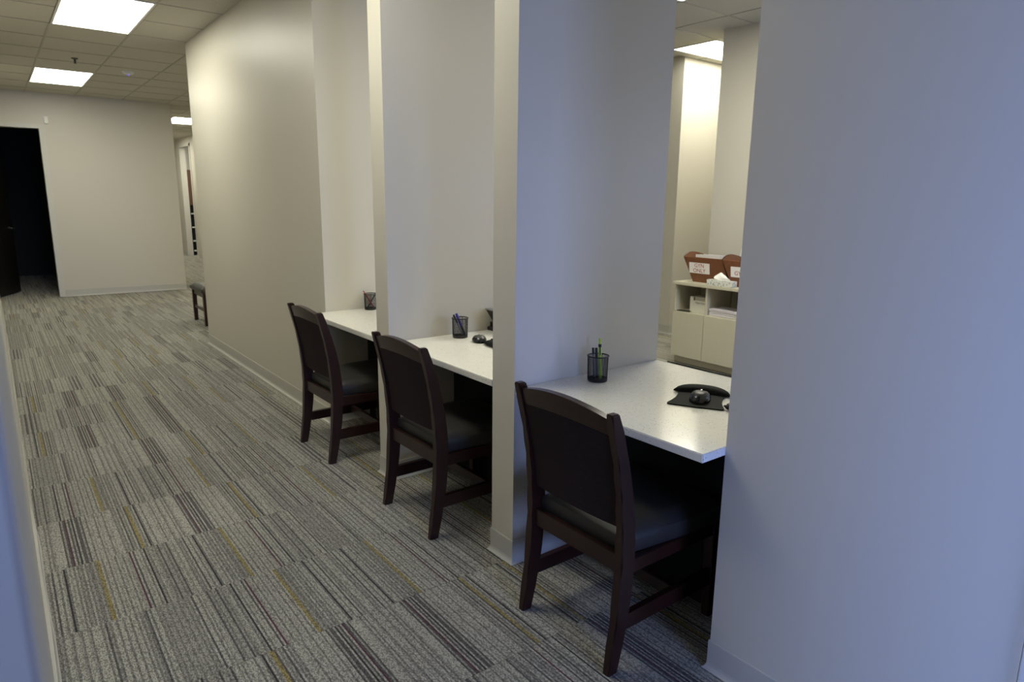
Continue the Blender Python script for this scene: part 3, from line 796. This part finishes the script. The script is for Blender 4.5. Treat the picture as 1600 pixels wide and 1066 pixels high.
b2 = basket('second brown leather basket, cut off by the near wall, right of the GYN ONLY one', (3.500, 3.300, .763), False, ['GYN'])
# papers standing in the baskets
rnd = random.Random(2)
for i in range(7):
    w, h = rnd.uniform(.09, .13), .225
    o = obj('paper_sheet', B(-.0006, .0006, -w, w, 0, h), [PAPER, PAPER2][i % 2])
    o.location = (3.575+i*.021, 3.70+rnd.uniform(-.03, .03), .785); o.rotation_euler = (0, -.10-.01*i, 0)
    tag(o, 'white paper sheet filed in the GYN ONLY basket', 'paper', 'papers filed in the GYN ONLY basket')
o = obj('envelope', B(-.001, .001, -.10, .10, .03, .29), PAPER); o.location = (3.792, 3.50, .775); o.rotation_euler = (.2, 0, 0)
tag(o, 'white envelope sticking up behind the place where the two baskets meet', 'envelope')
# tissue box
t = thing('tissue_box', 'flat patterned tissue box in front of the leather baskets', 'tissue box', (3.428, 3.47, .763), math.radians(3))
TB = mat('floral_carton', srgb(205, 206, 198), .6)
nt = TB.node_tree; vo = nt.nodes.new('ShaderNodeTexVoronoi'); vo.inputs['Scale'].default_value = 55; tc = nt.nodes.new('ShaderNodeTexCoord')
nt.links.new(tc.outputs['Object'], vo.inputs['Vector']); rp = nt.nodes.new('ShaderNodeValToRGB')
rp.color_ramp.elements[0].position = .25; rp.color_ramp.elements[0].color = srgb(140, 142, 132); rp.color_ramp.elements[1].position = .4; rp.color_ramp.elements[1].color = srgb(214, 214, 206)
nt.links.new(vo.outputs['Distance'], rp.inputs[0]); nt.links.new(rp.outputs[0], nt.nodes['Principled BSDF'].inputs['Base Color'])
obj('carton', B(-.040, .040, -.125, .125, 0, .050, bev=.002), TB, t)
bm = bmesh.new(); n = 22; m = 7; rows = []
rnd = random.Random(8)
for k in range(m+1):
    f = k/m; row = []
    for i in range(n):
        a = 2*PI*i/n; wob = 1+.28*math.sin(3*a+k*.6)+.14*math.sin(7*a+1.3*k)
        rx, ry = (.022+.02*math.sin(PI*f))*(1-f*.86), (.055+.04*math.sin(PI*f))*(1-f*.82)
        row.append(bm.verts.new((rx*math.cos(a)*wob, ry*math.sin(a)*wob+.01*f, .049+.062*f+.006*math.sin(4*a+f*3)*f)))
    rows.append(row)
for a, b_ in zip(rows, rows[1:]):
    for i in range(n): bm.faces.new((a[i], a[(i+1) % n], b_[(i+1) % n], b_[i]))
bm.faces.new(rows[-1]); obj('tissue', bm, TISS, t, True)
# boxes and papers on the shelves
for k, (z, lab) in enumerate(((.4905, 'white supply carton under the lettered carton on the left cabinet shelf'), (.5625, 'white lettered supply carton, upper of two on the left cabinet shelf'))):
    t = thing('carton', lab, 'box', (3.455, 3.715, z))
    obj('box_body', B(0, .16, -.095, .095, 0, .0715, bev=.0015), CARD, t)
    if k:
        obj('print_patch', B(-.0006, .0, .040, .056, .038, .070), INKD, t)
        text('Hypo-Surge', .026, INKD, t, (-.0012, -.028, .020), (PI/2, 0, -PI/2))
        obj('lid_flap', B(-.001, .0, -.095, .038, .040, .069), LAMD, t)
tl = obj('clipboard', B(-.05, .05, -.10, .10, 0, .006, bev=.001), BLKPL); tl.location = (3.475, 3.83, .4905); tl.rotation_euler = (0, 0, .1)
tl.location = (3.44, 3.855, .4905)
tl.scale = (.5, .65, 1)
tag(tl, 'thin black tablet lying at the front of the left cabinet shelf', 'tablet')
rnd = random.Random(12)
for i in range(9):
    o = obj('paper_stack', B(-.10, .10, -.150, .150, 0, .0066), [PAPER2, PAPER, PAPER2][i % 3])
    o.location = (3.535+rnd.uniform(-.008, .008), 3.427+rnd.uniform(-.006, .006), .4905+i*.0069); o.rotation_euler = (0, 0, rnd.uniform(-.03, .03))
    tag(o, 'bundle of white paper in the pile on the right cabinet shelf', 'paper', 'paper pile on the right cabinet shelf')

# shelving unit glimpsed in the far room
t = thing('shelving_unit', 'dark shelving unit with brown upper door inside the far room opening', 'shelf', (2.602, 18.935, 0))
bm = bmesh.new(); box(bm, -.03, -.01, 0, .30, 0, 2.16); box(bm, .78, .80, 0, .30, 0, 2.16); box(bm, -.01, .78, .28, .30, 0, 2.16)
obj('carcass', bm, mat('black_shelving', srgb(16, 16, 17), .5), t)
obj('upper_door', B(-.03, .80, -.02, 0, 1.28, 2.16), mat('brown_door', srgb(86, 58, 40), .5), t)
for z in (.10, .35, .70, 1.05): obj('shelf_board', B(-.01, .78, 0, .28, z, z+.025), WHITEPL, t)
